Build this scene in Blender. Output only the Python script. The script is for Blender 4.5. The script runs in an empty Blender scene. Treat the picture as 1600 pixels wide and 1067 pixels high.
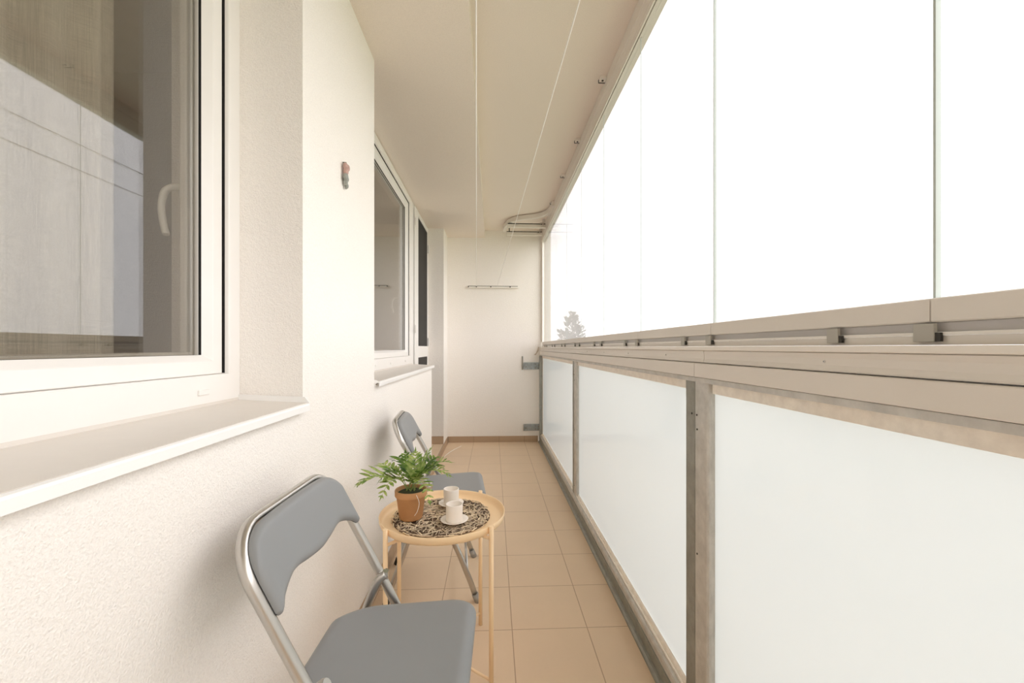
import bpy, bmesh, math, random
from mathutils import Vector, Matrix
C = bpy.context.scene.collection
R = random.Random(7)
PI = math.pi

# ------------------------------------------------------------------ materials
def new_mat(name):
    m = bpy.data.materials.new(name); m.use_nodes = True
    nt = m.node_tree; nt.nodes.clear()
    out = nt.nodes.new('ShaderNodeOutputMaterial')
    return m, nt, out
def N(nt, kind, **kw):
    n = nt.nodes.new(kind)
    for k, v in kw.items():
        if k in n.inputs: n.inputs[k].default_value = v
        else: setattr(n, k, v)
    return n
def rgb(c): return (c[0], c[1], c[2], 1)
def lin(r, g, b):
    f = lambda v: (v/255/12.92 if v/255 <= .04045 else ((v/255+.055)/1.055)**2.4)
    return (f(r), f(g), f(b))
def coords(nt, scale=(1,1,1), loc=(0,0,0)):
    tc = N(nt, 'ShaderNodeTexCoord'); mp = N(nt, 'ShaderNodeMapping')
    mp.inputs['Scale'].default_value = scale; mp.inputs['Location'].default_value = loc
    nt.links.new(tc.outputs['Object'], mp.inputs['Vector'])
    return mp.outputs['Vector']
def mixc(nt, fac, a, b):
    n = N(nt, 'ShaderNodeMix', data_type='RGBA')
    for i, v in ((0, fac), (6, a), (7, b)):
        if isinstance(v, (tuple, list)): n.inputs[i].default_value = rgb(v)
        elif isinstance(v, (int, float)): n.inputs[i].default_value = v
        else: nt.links.new(v, n.inputs[i])
    return n.outputs[2]
def ramp(nt, src, p0, p1, a=(0,0,0), b=(1,1,1)):
    r = N(nt, 'ShaderNodeValToRGB')
    r.color_ramp.elements[0].position = p0; r.color_ramp.elements[1].position = p1
    r.color_ramp.elements[0].color = rgb(a); r.color_ramp.elements[1].color = rgb(b)
    nt.links.new(src, r.inputs[0]); return r.outputs[0]
def noise(nt, vec, scale, detail=3, rough=.5):
    n = N(nt, 'ShaderNodeTexNoise'); n.inputs['Scale'].default_value = scale
    n.inputs['Detail'].default_value = detail; n.inputs['Roughness'].default_value = rough
    nt.links.new(vec, n.inputs['Vector']); return n.outputs[0]
def bump(nt, h, strength, dist, bsdf):
    b = N(nt, 'ShaderNodeBump'); b.inputs['Strength'].default_value = strength
    b.inputs['Distance'].default_value = dist
    nt.links.new(h, b.inputs['Height']); nt.links.new(b.outputs[0], bsdf.inputs['Normal'])

def simple(name, col, rough=.5, metal=0, var=.06, nscale=12, bmp=0, bscale=200, spec=.5):
    m, nt, out = new_mat(name)
    p = N(nt, 'ShaderNodeBsdfPrincipled')
    p.inputs['Roughness'].default_value = rough; p.inputs['Metallic'].default_value = metal
    p.inputs['Specular IOR Level'].default_value = spec
    v = coords(nt)
    n = noise(nt, v, nscale)
    c = mixc(nt, n, tuple(x*(1-var) for x in col), tuple(min(1, x*(1+var)) for x in col))
    nt.links.new(c, p.inputs['Base Color'])
    if bmp: bump(nt, noise(nt, v, bscale, 2), bmp, .001, p)
    nt.links.new(p.outputs[0], out.inputs[0])
    return m
def plaster(name, col, grain=520, strength=.55, dist=.0012):
    m, nt, out = new_mat(name)
    p = N(nt, 'ShaderNodeBsdfPrincipled'); p.inputs['Roughness'].default_value = .9
    p.inputs['Specular IOR Level'].default_value = .15
    v = coords(nt)
    big = noise(nt, v, 1.6, 4); fine = noise(nt, v, grain, 2, .6); mid = noise(nt, v, grain*.35, 2)
    c1 = mixc(nt, big, tuple(x*.975 for x in col), tuple(min(1, x*1.02) for x in col))
    c2 = mixc(nt, ramp(nt, fine, .32, .6), tuple(x*.93 for x in col), c1)
    nt.links.new(c2, p.inputs['Base Color'])
    ad = N(nt, 'ShaderNodeMath', operation='ADD')
    nt.links.new(fine, ad.inputs[0]); nt.links.new(mid, ad.inputs[1])
    bump(nt, ad.outputs[0], strength, dist, p)
    nt.links.new(p.outputs[0], out.inputs[0]); return m
def tiles(name, col, grout, size=.303, ox=.3815, oy=1.690, wire=.0032, axes='XY'):
    m, nt, out = new_mat(name)
    p = N(nt, 'ShaderNodeBsdfPrincipled'); p.inputs['Roughness'].default_value = .48
    p.inputs['Specular IOR Level'].default_value = .35
    v = coords(nt)
    sp = N(nt, 'ShaderNodeSeparateXYZ'); nt.links.new(v, sp.inputs[0])
    ms = []
    for ax, o in ((axes[0], ox), (axes[1], oy)):
        a = N(nt, 'ShaderNodeMath', operation='SUBTRACT'); a.inputs[1].default_value = o - size*40
        nt.links.new(sp.outputs[ax], a.inputs[0])
        b = N(nt, 'ShaderNodeMath', operation='PINGPONG'); b.inputs[1].default_value = size/2
        nt.links.new(a.outputs[0], b.inputs[0])
        ms.append(b.outputs[0])
    mn = N(nt, 'ShaderNodeMath', operation='MINIMUM')
    nt.links.new(ms[0], mn.inputs[0]); nt.links.new(ms[1], mn.inputs[1])
    g = N(nt, 'ShaderNodeMapRange'); nt.links.new(mn.outputs[0], g.inputs[0])
    g.inputs[1].default_value = wire*.35; g.inputs[2].default_value = wire*.75
    n1 = noise(nt, v, 5, 4, .6); n2 = noise(nt, v, 90, 3, .6)
    c = mixc(nt, n1, tuple(x*.95 for x in col), tuple(x*1.04 for x in col))
    c = mixc(nt, ramp(nt, n2, .62, .78), c, tuple(x*.93 for x in col))
    st = noise(nt, coords(nt, loc=(3,2,0)), 9, 5, .7)
    c = mixc(nt, ramp(nt, st, .66, .8, (0,0,0), (.5,.5,.5)), c, tuple(x*.72 for x in col))
    c = mixc(nt, g.outputs[0], grout, c)
    nt.links.new(c, p.inputs['Base Color'])
    bump(nt, g.outputs[0], .5, .001, p)
    nt.links.new(p.outputs[0], out.inputs[0]); return m
def galvanised(name, col, contrast=.25, scale=60, rough=.5, metal=.6):
    m, nt, out = new_mat(name)
    p = N(nt, 'ShaderNodeBsdfPrincipled'); p.inputs['Metallic'].default_value = metal
    v = coords(nt, (1, .35, .35))
    n = noise(nt, v, scale, 5, .65); big = noise(nt, coords(nt), 4, 3)
    c = mixc(nt, ramp(nt, n, .3, .7), tuple(x*(1-contrast) for x in col), tuple(min(1, x*(1+contrast)) for x in col))
    c = mixc(nt, ramp(nt, big, .45, .75, (0,0,0), (.3,.3,.3)), c, (col[0]*.9, col[1]*.80, col[2]*.70))
    nt.links.new(c, p.inputs['Base Color']); p.inputs['Roughness'].default_value = rough
    nt.links.new(p.outputs[0], out.inputs[0]); return m
def clear_glass(name, refl=1.0, base=.04, tint=(.985,.98,.98), power=5):
    m, nt, out = new_mat(name)
    lw = N(nt, 'ShaderNodeLayerWeight'); lw.inputs['Blend'].default_value = .5
    pw = N(nt, 'ShaderNodeMath', operation='POWER'); nt.links.new(lw.outputs['Facing'], pw.inputs[0]); pw.inputs[1].default_value = power
    mu = N(nt, 'ShaderNodeMath', operation='MULTIPLY_ADD'); nt.links.new(pw.outputs[0], mu.inputs[0])
    mu.inputs[1].default_value = (1-base)*refl; mu.inputs[2].default_value = base*refl
    t = N(nt, 'ShaderNodeBsdfTransparent'); t.inputs[0].default_value = rgb(tint)
    g = N(nt, 'ShaderNodeBsdfGlossy'); g.inputs['Roughness'].default_value = .0
    mx = N(nt, 'ShaderNodeMixShader')
    nt.links.new(mu.outputs[0], mx.inputs[0]); nt.links.new(t.outputs[0], mx.inputs[1]); nt.links.new(g.outputs[0], mx.inputs[2])
    nt.links.new(mx.outputs[0], out.inputs[0]); return m
def frosted(name, trans=.3, dif=.5):
    m, nt, out = new_mat(name)
    t = N(nt, 'ShaderNodeBsdfTranslucent'); d = N(nt, 'ShaderNodeBsdfDiffuse')
    v = coords(nt); n = noise(nt, v, 2.2, 4)
    nt.links.new(mixc(nt, n, (trans*.93, trans*1.0, trans*1.04), (trans*.95, trans*1.02, trans*1.08)), t.inputs[0])
    d.inputs[0].default_value = (dif, dif, dif*.985, 1)
    ad = N(nt, 'ShaderNodeAddShader')
    nt.links.new(t.outputs[0], ad.inputs[0]); nt.links.new(d.outputs[0], ad.inputs[1])
    g = N(nt, 'ShaderNodeBsdfGlossy'); g.inputs['Roughness'].default_value = .08
    mx = N(nt, 'ShaderNodeMixShader'); fr = N(nt, 'ShaderNodeFresnel'); fr.inputs[0].default_value = 1.4
    nt.links.new(fr.outputs[0], mx.inputs[0]); nt.links.new(ad.outputs[0], mx.inputs[1]); nt.links.new(g.outputs[0], mx.inputs[2])
    nt.links.new(mx.outputs[0], out.inputs[0]); return m
def sheer(name):
    m, nt, out = new_mat(name)
    t = N(nt, 'ShaderNodeBsdfTranslucent'); d = N(nt, 'ShaderNodeBsdfDiffuse'); tr = N(nt, 'ShaderNodeBsdfTransparent')
    v = coords(nt)
    a = noise(nt, coords(nt, (1, 420, 5)), 2, 2, .6); b = noise(nt, coords(nt, (1, 12, 460)), 2, 2, .6)
    mu = N(nt, 'ShaderNodeMath', operation='MULTIPLY'); nt.links.new(a, mu.inputs[0]); nt.links.new(b, mu.inputs[1])
    d.inputs[0].default_value = (.62, .60, .53, 1); t.inputs[0].default_value = (.3, .29, .25, 1)
    ad = N(nt, 'ShaderNodeAddShader'); nt.links.new(t.outputs[0], ad.inputs[0]); nt.links.new(d.outputs[0], ad.inputs[1])
    mx = N(nt, 'ShaderNodeMixShader')
    nt.links.new(ramp(nt, mu.outputs[0], .12, .38, (.55,.55,.55), (.85,.85,.85)), mx.inputs[0])
    nt.links.new(tr.outputs[0], mx.inputs[1]); nt.links.new(ad.outputs[0], mx.inputs[2])
    nt.links.new(mx.outputs[0], out.inputs[0]); return m
def leafmat(name, a, b, tl=.4):
    m, nt, out = new_mat(name)
    p = N(nt, 'ShaderNodeBsdfPrincipled'); p.inputs['Roughness'].default_value = .45
    t = N(nt, 'ShaderNodeBsdfTranslucent')
    c = mixc(nt, ramp(nt, noise(nt, coords(nt), 45, 3, .6), .35, .65), a, b)
    nt.links.new(c, p.inputs['Base Color']); nt.links.new(c, t.inputs[0])
    mx = N(nt, 'ShaderNodeMixShader'); mx.inputs[0].default_value = tl
    nt.links.new(p.outputs[0], mx.inputs[1]); nt.links.new(t.outputs[0], mx.inputs[2])
    nt.links.new(mx.outputs[0], out.inputs[0]); return m

M = dict(
    wall = plaster('wall_plaster', (.91, .873, .825), grain=270, strength=.9, dist=.002),
    ceil = plaster('ceiling_paint', (.84, .755, .68), grain=300, strength=.25),
    tile = tiles('floor_tile', (.74, .565, .395), (.46, .31, .20)),
    skirt_x = tiles('skirting_tile_cross', (.46, .33, .22), (.27, .19, .12), axes='XZ', oy=-.15, wire=.003),
    skirt_y = tiles('skirting_tile_long', (.46, .33, .22), (.27, .19, .12), axes='YZ', ox=1.69, oy=-.15, wire=.003),
    pvc = simple('white_pvc', (.86, .84, .81), .28, var=.015),
    sill = simple('painted_sill_sheet', (.70, .655, .60), .38, var=.03, nscale=30),
    sill_edge = simple('white_sill_edge', (.88, .87, .85), .3, var=.01),
    gasket = simple('black_gasket_and_gap_shadow', (.012, .010, .009), .6),
    cover = simple('beige_aluminium', (.76, .715, .66), .38, var=.03, nscale=5),
    cover_dark = simple('guide_gap_dark', (.50, .475, .46), .4, var=.03),
    coverlite = simple('light_beige_aluminium', (.84, .80, .745), .35, var=.02),
    galv = galvanised('galvanised_steel', (.58, .565, .53), .16, metal=.35),
    galv_dark = galvanised('dark_galvanised', (.31, .31, .275), .18, metal=.35),  # darker zinc tone for toe plate, far post halves and fittings
    galv_spangle = galvanised('spangled_zinc', (.92, .86, .78), .10, 90, .55, .1),
    spacer = simple('grey_spacer', (.5, .48, .42), .5),
    galv_blue = galvanised('bluish_zinc_plate', (.36, .39, .40), .35, 90, .4, .7),
    steel = simple('brushed_steel_tube', (.56, .54, .51), .3, 1.0, .04),
    chrome = simple('polished_screw', (.6, .58, .55), .25, 1.0, .03),
    cushion = simple('grey_vinyl', (.25, .258, .262), .42, var=.03, nscale=8, bmp=.05, bscale=900),
    cushion_back = simple('black_backing', (.03, .03, .032), .7),
    rubber = simple('grey_rubber', (.36, .34, .31), .7),
    latch = simple('taupe_latch', (.44, .42, .375), .5),
    rubber_dark = simple('dark_rubber', (.04, .037, .033), .7),
    tray = simple('peach_enamel', (.95, .70, .43), .33, var=.02),
    twig_a = simple('twig_tan', (.58, .46, .33), .8, var=.25, nscale=80),
    twig_b = simple('twig_brown', (.17, .115, .075), .85, var=.3, nscale=80),
    twig_c = simple('twig_pale', (.80, .66, .46), .8, var=.2, nscale=80),
    twig_under = simple('twig_gap_shade', (.13, .085, .055), .9, var=.5, nscale=110),
    terra = simple('terracotta', (.55, .285, .125), .75, var=.14, nscale=22, bmp=.3, bscale=300),
    soil = simple('dark_potting_moss', (.045, .05, .02), .95, var=.4, nscale=60, bmp=.6, bscale=150),
    ceramic = simple('matte_offwhite_stoneware', (.88, .82, .755), .45, var=.02),
    leaf = leafmat('fern_green', (.12, .25, .025), (.52, .60, .20)),
    leaf_dark = leafmat('fern_deep_green', (.035, .10, .01), (.20, .33, .05)),
    stem = simple('fern_stem', (.30, .36, .10), .6),
    cord = simple('white_cord', (.90, .88, .84), .6, var=.02),
    pink = simple('faded_pink_ceramic', (.45, .29, .25), .55, var=.6, nscale=120),
    greygreen = simple('grey_green_ceramic', (.30, .31, .28), .55, var=.7, nscale=120),
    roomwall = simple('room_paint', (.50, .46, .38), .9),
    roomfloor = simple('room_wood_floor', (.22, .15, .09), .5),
    screen = simple('insect_mesh', (.035, .031, .028), .9, var=.15, nscale=300),
    handle = simple('white_handle', (.80, .80, .76), .3),
    glass = clear_glass('clear_glazing_glass', .8),
    winglass = clear_glass('coated_window_glass', 1.0, .135, (.90,.885,.86), 3.2),
    seal = simple('pale_glass_edge', (.52, .58, .56), .3),
    seal_faint = simple('clear_seal', (.88, .88, .86), .3),
    frost = frosted('frosted_safety_glass', .31, .5),
    sheer = sheer('sheer_curtain_cloth'),
    bark = simple('bark', (.12, .09, .06), .9),
    treeleaf = leafmat('tree_foliage', (.07, .085, .05), (.13, .14, .09), .3),
    ground = simple('misty_field', (.30, .32, .22), .95, var=.2, nscale=.05),
    slab = simple('concrete', (.5, .47, .43), .9),
)

# ------------------------------------------------------------------ mesh helpers
class MB:
    def __init__(s): s.bm = bmesh.new(); s.mats = []
    def mi(s, mat):
        if mat is None: return 0
        if mat not in s.mats: s.mats.append(mat)
        return s.mats.index(mat)
    def box(s, x0, x1, y0, y1, z0, z1, mat=None, bevel=0):
        i = s.mi(mat)
        vs = [s.bm.verts.new((x, y, z)) for x in (x0, x1) for y in (y0, y1) for z in (z0, z1)]
        fs = []
        for q in ((0,1,3,2), (4,6,7,5), (0,4,5,1), (2,3,7,6), (0,2,6,4), (1,5,7,3)):
            f = s.bm.faces.new([vs[k] for k in q]); f.material_index = i; fs.append(f)
        if bevel:
            es = list({e for f in fs for e in f.edges})
            r = bmesh.ops.bevel(s.bm, geom=es, offset=bevel, segments=2, affect='EDGES', profile=.6)
            for f in r['faces']: f.material_index = i
        return s
    def prism(s, pts, a0, a1, axis='Y', mat=None):
        """extrude a 2D polygon; axis Y: pts=(x,z); X: (y,z); Z: (x,y)"""
        i = s.mi(mat)
        def mk(p, a):
            return {'Y': (p[0], a, p[1]), 'X': (a, p[0], p[1]), 'Z': (p[0], p[1], a)}[axis]
        A = [s.bm.verts.new(mk(p, a0)) for p in pts]; B = [s.bm.verts.new(mk(p, a1)) for p in pts]
        n = len(pts); fs = [s.bm.faces.new(A), s.bm.faces.new(B[::-1])]
        for k in range(n): fs.append(s.bm.faces.new([A[k], B[k], B[(k+1)%n], A[(k+1)%n]]))
        for f in fs: f.material_index = i
        return s
    def tube(s, pts, r, seg=12, mat=None, flat=1.0, cap=True, up=None, smooth=True):
        i = s.mi(mat)
        pts = [Vector(p) for p in pts]; n = len(pts)
        rs = r if isinstance(r, (list, tuple)) else [r]*n
        T = []
        for k in range(n):
            t = (pts[min(k+1, n-1)]-pts[max(k-1, 0)]); T.append(t.normalized())
        u = Vector(up) if up else (Vector((0,0,1)) if abs(T[0].z) < .9 else Vector((1,0,0)))
        rings = []
        for k in range(n):
            u = (u - T[k]*u.dot(T[k])).normalized(); w = T[k].cross(u)
            rings.append([s.bm.verts.new(pts[k]+u*math.cos(a)*rs[k]*flat+w*math.sin(a)*rs[k]) for a in [2*PI*j/seg for j in range(seg)]])
        for k in range(n-1):
            for j in range(seg):
                f = s.bm.faces.new([rings[k][j], rings[k][(j+1)%seg], rings[k+1][(j+1)%seg], rings[k+1][j]])
                f.smooth = smooth; f.material_index = i
        if cap:
            f = s.bm.faces.new(rings[0][::-1]); f.material_index = i
            f = s.bm.faces.new(rings[-1]); f.material_index = i
        return s
    def lathe(s, prof, c=(0,0,0), seg=48, mat=None, closed=True):
        i = s.mi(mat); rings = []
        for r, z in prof:
            if r < 1e-5: rings.append([s.bm.verts.new((c[0], c[1], c[2]+z))])
            else: rings.append([s.bm.verts.new((c[0]+r*math.cos(2*PI*j/seg), c[1]+r*math.sin(2*PI*j/seg), c[2]+z)) for j in range(seg)])
        for k in range(len(rings)-1):
            A, B = rings[k], rings[k+1]
            for j in range(seg):
                a = [A[j], A[(j+1)%seg]] if len(A) > 1 else [A[0]]
                b = [B[(j+1)%seg], B[j]] if len(B) > 1 else [B[0]]
                if len(a)+len(b) < 3: continue
                f = s.bm.faces.new(a+b); f.smooth = True; f.material_index = i
        return s
    def quad(s, a, b, c, d, mat=None, smooth=False):
        f = s.bm.faces.new([s.bm.verts.new(p) for p in (a, b, c, d)]); f.material_index = s.mi(mat); f.smooth = smooth
        return s
    def build(s, name, mat=None, parent=None, normals=True, loc=None):
        if normals: bmesh.ops.recalc_face_normals(s.bm, faces=s.bm.faces)
        me = bpy.data.meshes.new(name)
        ms = s.mats if s.mats and s.mats[0] is not None else [mat]
        if mat is not None and not s.mats: ms = [mat]
        for m in ms: me.materials.append(m)
        s.bm.to_mesh(me); s.bm.free()
        o = bpy.data.objects.new(name, me); C.objects.link(o)
        if parent: o.parent = parent
        if loc: o.location = loc
        return o
def tag(o, label=None, cat=None, group=None, kind=None):
    if label: o['label'] = label
    if cat: o['category'] = cat
    if group: o['group'] = group
    if kind: o['kind'] = kind
    return o
def thing(name, label, cat, loc=(0,0,0), rz=0, group=None, kind=None):
    o = bpy.data.objects.new(name, None); C.objects.link(o); o.location = loc; o.rotation_euler = (0, 0, rz)
    o.empty_display_size = .05
    return tag(o, label, cat, group, kind)
def struct(o, label=None, cat=None): return tag(o, label, cat, None, 'structure')
def catmull(P, n=6):
    P = [Vector(p) for p in P]; out = []
    for i in range(len(P)-1):
        p0 = P[max(i-1, 0)]; p1 = P[i]; p2 = P[i+1]; p3 = P[min(i+2, len(P)-1)]
        for k in range(n):
            t = k/n
            out.append(.5*((2*p1)+(-p0+p2)*t+(2*p0-5*p1+4*p2-p3)*t*t+(-p0+3*p1-3*p2+p3)*t**3))
    out.append(P[-1]); return out

# ------------------------------------------------------------------ dimensions
XW = -.54      # face of the house wall
XG = -.72      # window plane
YF = 5.06      # far end wall
YN = -3.2      # wall behind the camera
W1 = (-.55, 1.229); W2 = (1.958, 3.80); DR = (3.80, 4.68)
ZL = 2.442; ZH = 2.53; XB = -.09
XR = .60       # railing glass

# ------------------------------------------------------------------ the setting
b = MB(); b.box(XW-.02, .556, YN, YF, -.12, 0)
struct(b.build('floor', M['tile']), 'square beige floor tiles of the narrow balcony', 'floor')
b = MB(); b.box(-.90, XW, 3.70, YF, -.12, .07)
struct(b.build('trim_1', M['tile']), 'raised tiled step in front of the balcony door', 'step')

b = MB()
b.box(-.90, XW, YN, W1[0], 0, ZL)                       # pier behind the camera
b.box(-.90, XW, W1[0], W1[1], 0, .958)                  # under the near window
b.box(-.90, XW, W1[1], W2[0], 0, ZL)                    # pier between the windows
b.box(-.90, XW, W2[0], 3.78, 0, .958)                   # under the far window
b.box(-.90, XW+.004, 4.68, YF+.02, .07, ZL)             # pilaster by the door
b.box(-.90, XG+.0, 3.80, 4.68, .0, .068)
bmesh.ops.remove_doubles(b.bm, verts=b.bm.verts, dist=1e-5)
struct(b.build('wall_left', M['wall']), 'cream roughcast house wall on the left', 'wall')
b = MB(); b.box(-.9, .70, YF, YF+.15, -.12, 2.70)
struct(b.build('wall_back', M['wall']), 'cream end wall of the balcony', 'wall')
b = MB(); b.box(-.9, .70, YN-.15, YN, -.12, 2.70)
struct(b.build('wall_front', M['wall']), 'cream end wall behind the viewer', 'wall')
b = MB(); b.box(-.90, XB, YN, YF, ZL, 2.70); b.box(XB, .70, YN, YF, ZH, 2.70)
struct(b.build('ceiling', M['ceil']), 'beige balcony ceiling with a lower strip along the house', 'ceiling')
b = MB(); b.box(-.90, .70, YN-.15, YF+.15, -.30, -.12)
struct(b.build('trim_2', M['slab']), 'concrete slab under the balcony', 'slab')

def skirt(name, x0, x1, y0, y1, z0, z1, mat, label):
    b = MB(); b.box(x0, x1, y0, y1, z0, z1, None, .0012); struct(b.build(name, mat), label, 'skirting')
skirt('baseboard_back', XW+.012, .545, YF-.009, YF, 0, .072, M['skirt_x'], 'tiled skirting along the far end wall')
skirt('baseboard_left', XW, XW+.009, YN, 3.78, 0, .070, M['skirt_y'], 'tiled skirting along the house wall')
skirt('baseboard_step', XW, XW+.010, 3.78, YF-.009, 0, .071, M['skirt_y'], 'tiled riser of the door step')
skirt('baseboard_pilaster', XG, XW+.002, 4.671, 4.68, .07, .155, M['skirt_x'], 'tiled skirting on the pilaster by the door')

# room behind the windows
b = MB()
b.box(-3.1, -3.0, YN-.2, 5.2, -.1, 2.75); b.box(-3.0, -.90, YN-.2, YN-.1, -.1, 2.75); b.box(-3.0, -.90, 5.1, 5.2, -.1, 2.75)
b.box(-3.0, -.90, YN-.1, 5.1, 2.60, 2.75)
b.box(-3.0, -.90, 2.35, 2.45, 0, 2.60)
struct(b.build('wall_room', M['roomwall']), 'dim room walls behind the windows', 'wall')
b = MB(); b.box(-3.0, -.90, YN-.1, 5.1, -.1, .07)
struct(b.build('floor_room', M['roomfloor']), 'dark wooden floor of the room indoors', 'floor')

# ------------------------------------------------------------------ windows
def frame_side(b, y0, y1, z0, z1, wy0, wy1, wz0, wz1, xf, xb, bead=0.0, xg=None, mat=None):
    """rectangular frame in the YZ plane: outer y0..y1,z0..z1; widths per side; front xf, back xb; bead slopes to xg"""
    iy0, iy1, iz0, iz1 = y0+wy0, y1-wy1, z0+wz0, z1-wz1
    i = b.mi(mat)
    def ring(x, a, c, d, e): return [b.bm.verts.new(p) for p in ((x, a, d), (x, c, d), (x, c, e), (x, a, e))]
    e = .002
    R0 = ring(xb, y0, y1, z0, z1); R1 = ring(xf-e, y0, y1, z0, z1); R2 = ring(xf, y0+e, y1-e, z0+e, z1-e)
    R3 = ring(xf, iy0-bead-e, iy1+bead+e, iz0-bead-e, iz1+bead+e)
    R3b = ring(xf-e, iy0-bead, iy1+bead, iz0-bead, iz1+bead)
    xg = xf-.02 if xg is None else xg
    R4 = ring(xg, iy0, iy1, iz0, iz1); R5 = ring(xb, iy0, iy1, iz0, iz1)
    rs = [R0, R1, R2, R3, R3b, R4, R5, R0]
    for A, B in zip(rs[:-1], rs[1:]):
        for k in range(4):
            f = b.bm.faces.new([A[k], A[(k+1)%4], B[(k+1)%4], B[k]]); f.material_index = i
def window(name, label, y0, y1, z0, z1, caps, handle_z=1.55, right=.0):
    w = thing(name, label, 'window', (XG, y0, z0), 0, None, 'structure')
    inv = Matrix.Translation((-XG, -y0, -z0))
    def put(b, n, m, p=w, lab=None):
        if p is w: b.bm.transform(inv)
        else: b.bm.transform(inv)
        o = b.build(n, m, p)
        if lab: o['label'] = lab
        return o
    b = MB(); frame_side(b, y0, y1, z0, z1, .05, .05+right, .075, .05, -.713, -.79)
    fr = put(b, 'window_frame', M['pvc'])
    for cy in caps:
        c = MB(); c.box(-.714, -.708, cy-.019, cy+.019, z0+.028, z0+.041, None, .002)
        put(c, 'drain_cap', M['pvc'], fr)
    sy0, sy1, sz0, sz1 = y0+.055, y1-.055-right, z0+.0758, z1-.055
    b = MB(); frame_side(b, sy0, sy1, sz0, sz1, .052, .052, .050, .052, -.728, -.80, .014, -.748)
    sa = put(b, 'sash', M['pvc'])
    b = MB()   # black gasket in the gap and round the pane
    yr = y1-.05-right
    b.box(-.745, -.7245, yr-.0012, yr+.001, z0+.077, z1-.05); b.box(-.745, -.7245, y0+.05, yr, z1-.0512, z1-.049); b.box(-.745, -.7245, y0+.049, y0+.0512, z0+.077, z1-.05)
    frame_side(b, sy0+.0495, sy1-.0495, sz0+.0475, sz1-.0495, .005, .005, .003, .005, -.7482, -.7535, 0, -.7490)
    put(b, 'gasket', M['gasket'], sa)
    b = MB(); b.box(-.7645, -.7585, sy0+.045, sy1-.045, sz0+.043, sz1-.045)
    put(b, 'pane', M['winglass'], sa)
    b = MB()   # zinc spacer between the two panes
    frame_side(b, sy0+.050, sy1-.050, sz0+.048, sz1-.050, .013, .013, .010, .013, -.7665, -.777, 0, -.768)
    put(b, 'spacer', M['spacer'], sa)
    # inner handle
    b = MB()
    hy = sy1-.026
    b.box(-.812, -.80, hy-.015, hy+.015, handle_z-.035, handle_z+.035, None, .003)
    b.tube(catmull([(-.81, hy, handle_z), (-.835, hy, handle_z+.002), (-.855, hy-.004, handle_z-.012), (-.862, hy-.006, handle_z-.05), (-.858, hy-.006, handle_z-.09), (-.85, hy-.006, handle_z-.125)], 5), .0105, 10, flat=.75)
    put(b, 'handle', M['handle'], sa)
    # sill
    b = MB()
    prof = [(-.725, z0-.004), (-.722, z0+.010), (-.715, z0+.010), (-.711, z0-.001), (-.524, .9735), (-.519, .9715), (-.517, .968), (-.517, .952), (-.520, .952), (-.520, .966), (-.72, z0-.014)]
    return w, put, b, prof
w1, put1, b, prof = window('window_1', 'near white window with a tan sill sheet', W1[0], W1[1], .985, 2.43, (1.075, -.2))
b.prism(prof[4:10]+[(-.535, .964)], W1[0], W1[1]-.006, 'Y', M['sill_edge'])
b.prism([(-.725, .972), (-.725, .995), (-.714, .995), (-.711, .9835), (-.526, .9742), (-.526, .965)], W1[0], W1[1]-.001, 'Y', M['sill'])
b.prism([(-.715, .984), (-.715, .998), (-.53, .990), (-.517, .973), (-.530, .973)], W1[1]-.009, W1[1]-.004, 'Y', M['sill_edge'])
o = b.build('window_sill', None, w1); o.location = (-XG, -W1[0], -.985)
w2, put2, b, prof = window('window_2', 'far white window over the second sill, drying bar reflected in it', W2[0]-.02, 3.775, .985, 2.436, (2.62, 3.0, 3.5), right=.02)
ys = W2[0]+.006
b.prism([(-.524, .9735), (-.519, .9715), (-.517, .968), (-.517, .952), (-.520, .952), (-.520, .966), (-.535, .964)], ys, 3.795, 'Y', M['sill_edge'])
b.prism([(-.725, .960), (-.725, .995), (-.714, .995), (-.711, .9835), (-.526, .9742), (-.526, .965)], ys, 3.79, 'Y', M['sill'])
b.prism([(-.59, .980), (-.59, .957), (-.548, .957), (-.54, .951), (-.535, .963), (-.518, .973), (-.535, .982)], ys-.004, ys+.004, 'Y', M['sill_edge'])
o = b.build('window_sill', None, w2); o.location = (-XG, -(W2[0]-.02), -.985)
# door with insect screen
d = thing('door_1', 'white balcony door with dark insect screen beside the far window', 'door', (XG, DR[0], .07), 0, None, 'structure')
inv = Matrix.Translation((-XG, -DR[0], -.07))
def dput(b, n, m, p=d):
    b.bm.transform(inv); return b.build(n, m, p)
b = MB(); frame_side(b, DR[0]-.02, DR[1], .07, 2.436, .09, .045, .04, .04, -.716, -.79); dput(b, 'door_frame', M['pvc'])
b = MB(); frame_side(b, DR[0]+.085, DR[1]-.012, .10, 2.425, .17, .035, .06, .045, -.704, -.718, .0, -.712)
b.box(-.716, -.706, DR[0]+.25, DR[1]-.045, 1.035, 1.145)
leaf = dput(b, 'screen_frame', M['pvc'])
b = MB(); b.box(-.7135, -.7115, DR[0]+.25, DR[1]-.045, .155, 2.385); dput(b, 'insect_screen', M['screen'], leaf)
for z in (2.28, 1.30, .30):
    b = MB(); b.box(-.706, -.694, DR[0]+.078, DR[0]+.100, z-.035, z+.035, None, .002); dput(b, 'hinge', M['pvc'], leaf)
for z in (2.20, 1.19):
    b = MB(); b.box(-.706, -.690, DR[1]-.05, DR[1]-.025, z-.045, z+.045, None, .002)
    b.box(-.696, -.683, DR[1]-.040, DR[1]-.030, z-.012, z+.012, None, .002); dput(b, 'catch', M['pvc'], leaf)

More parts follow.
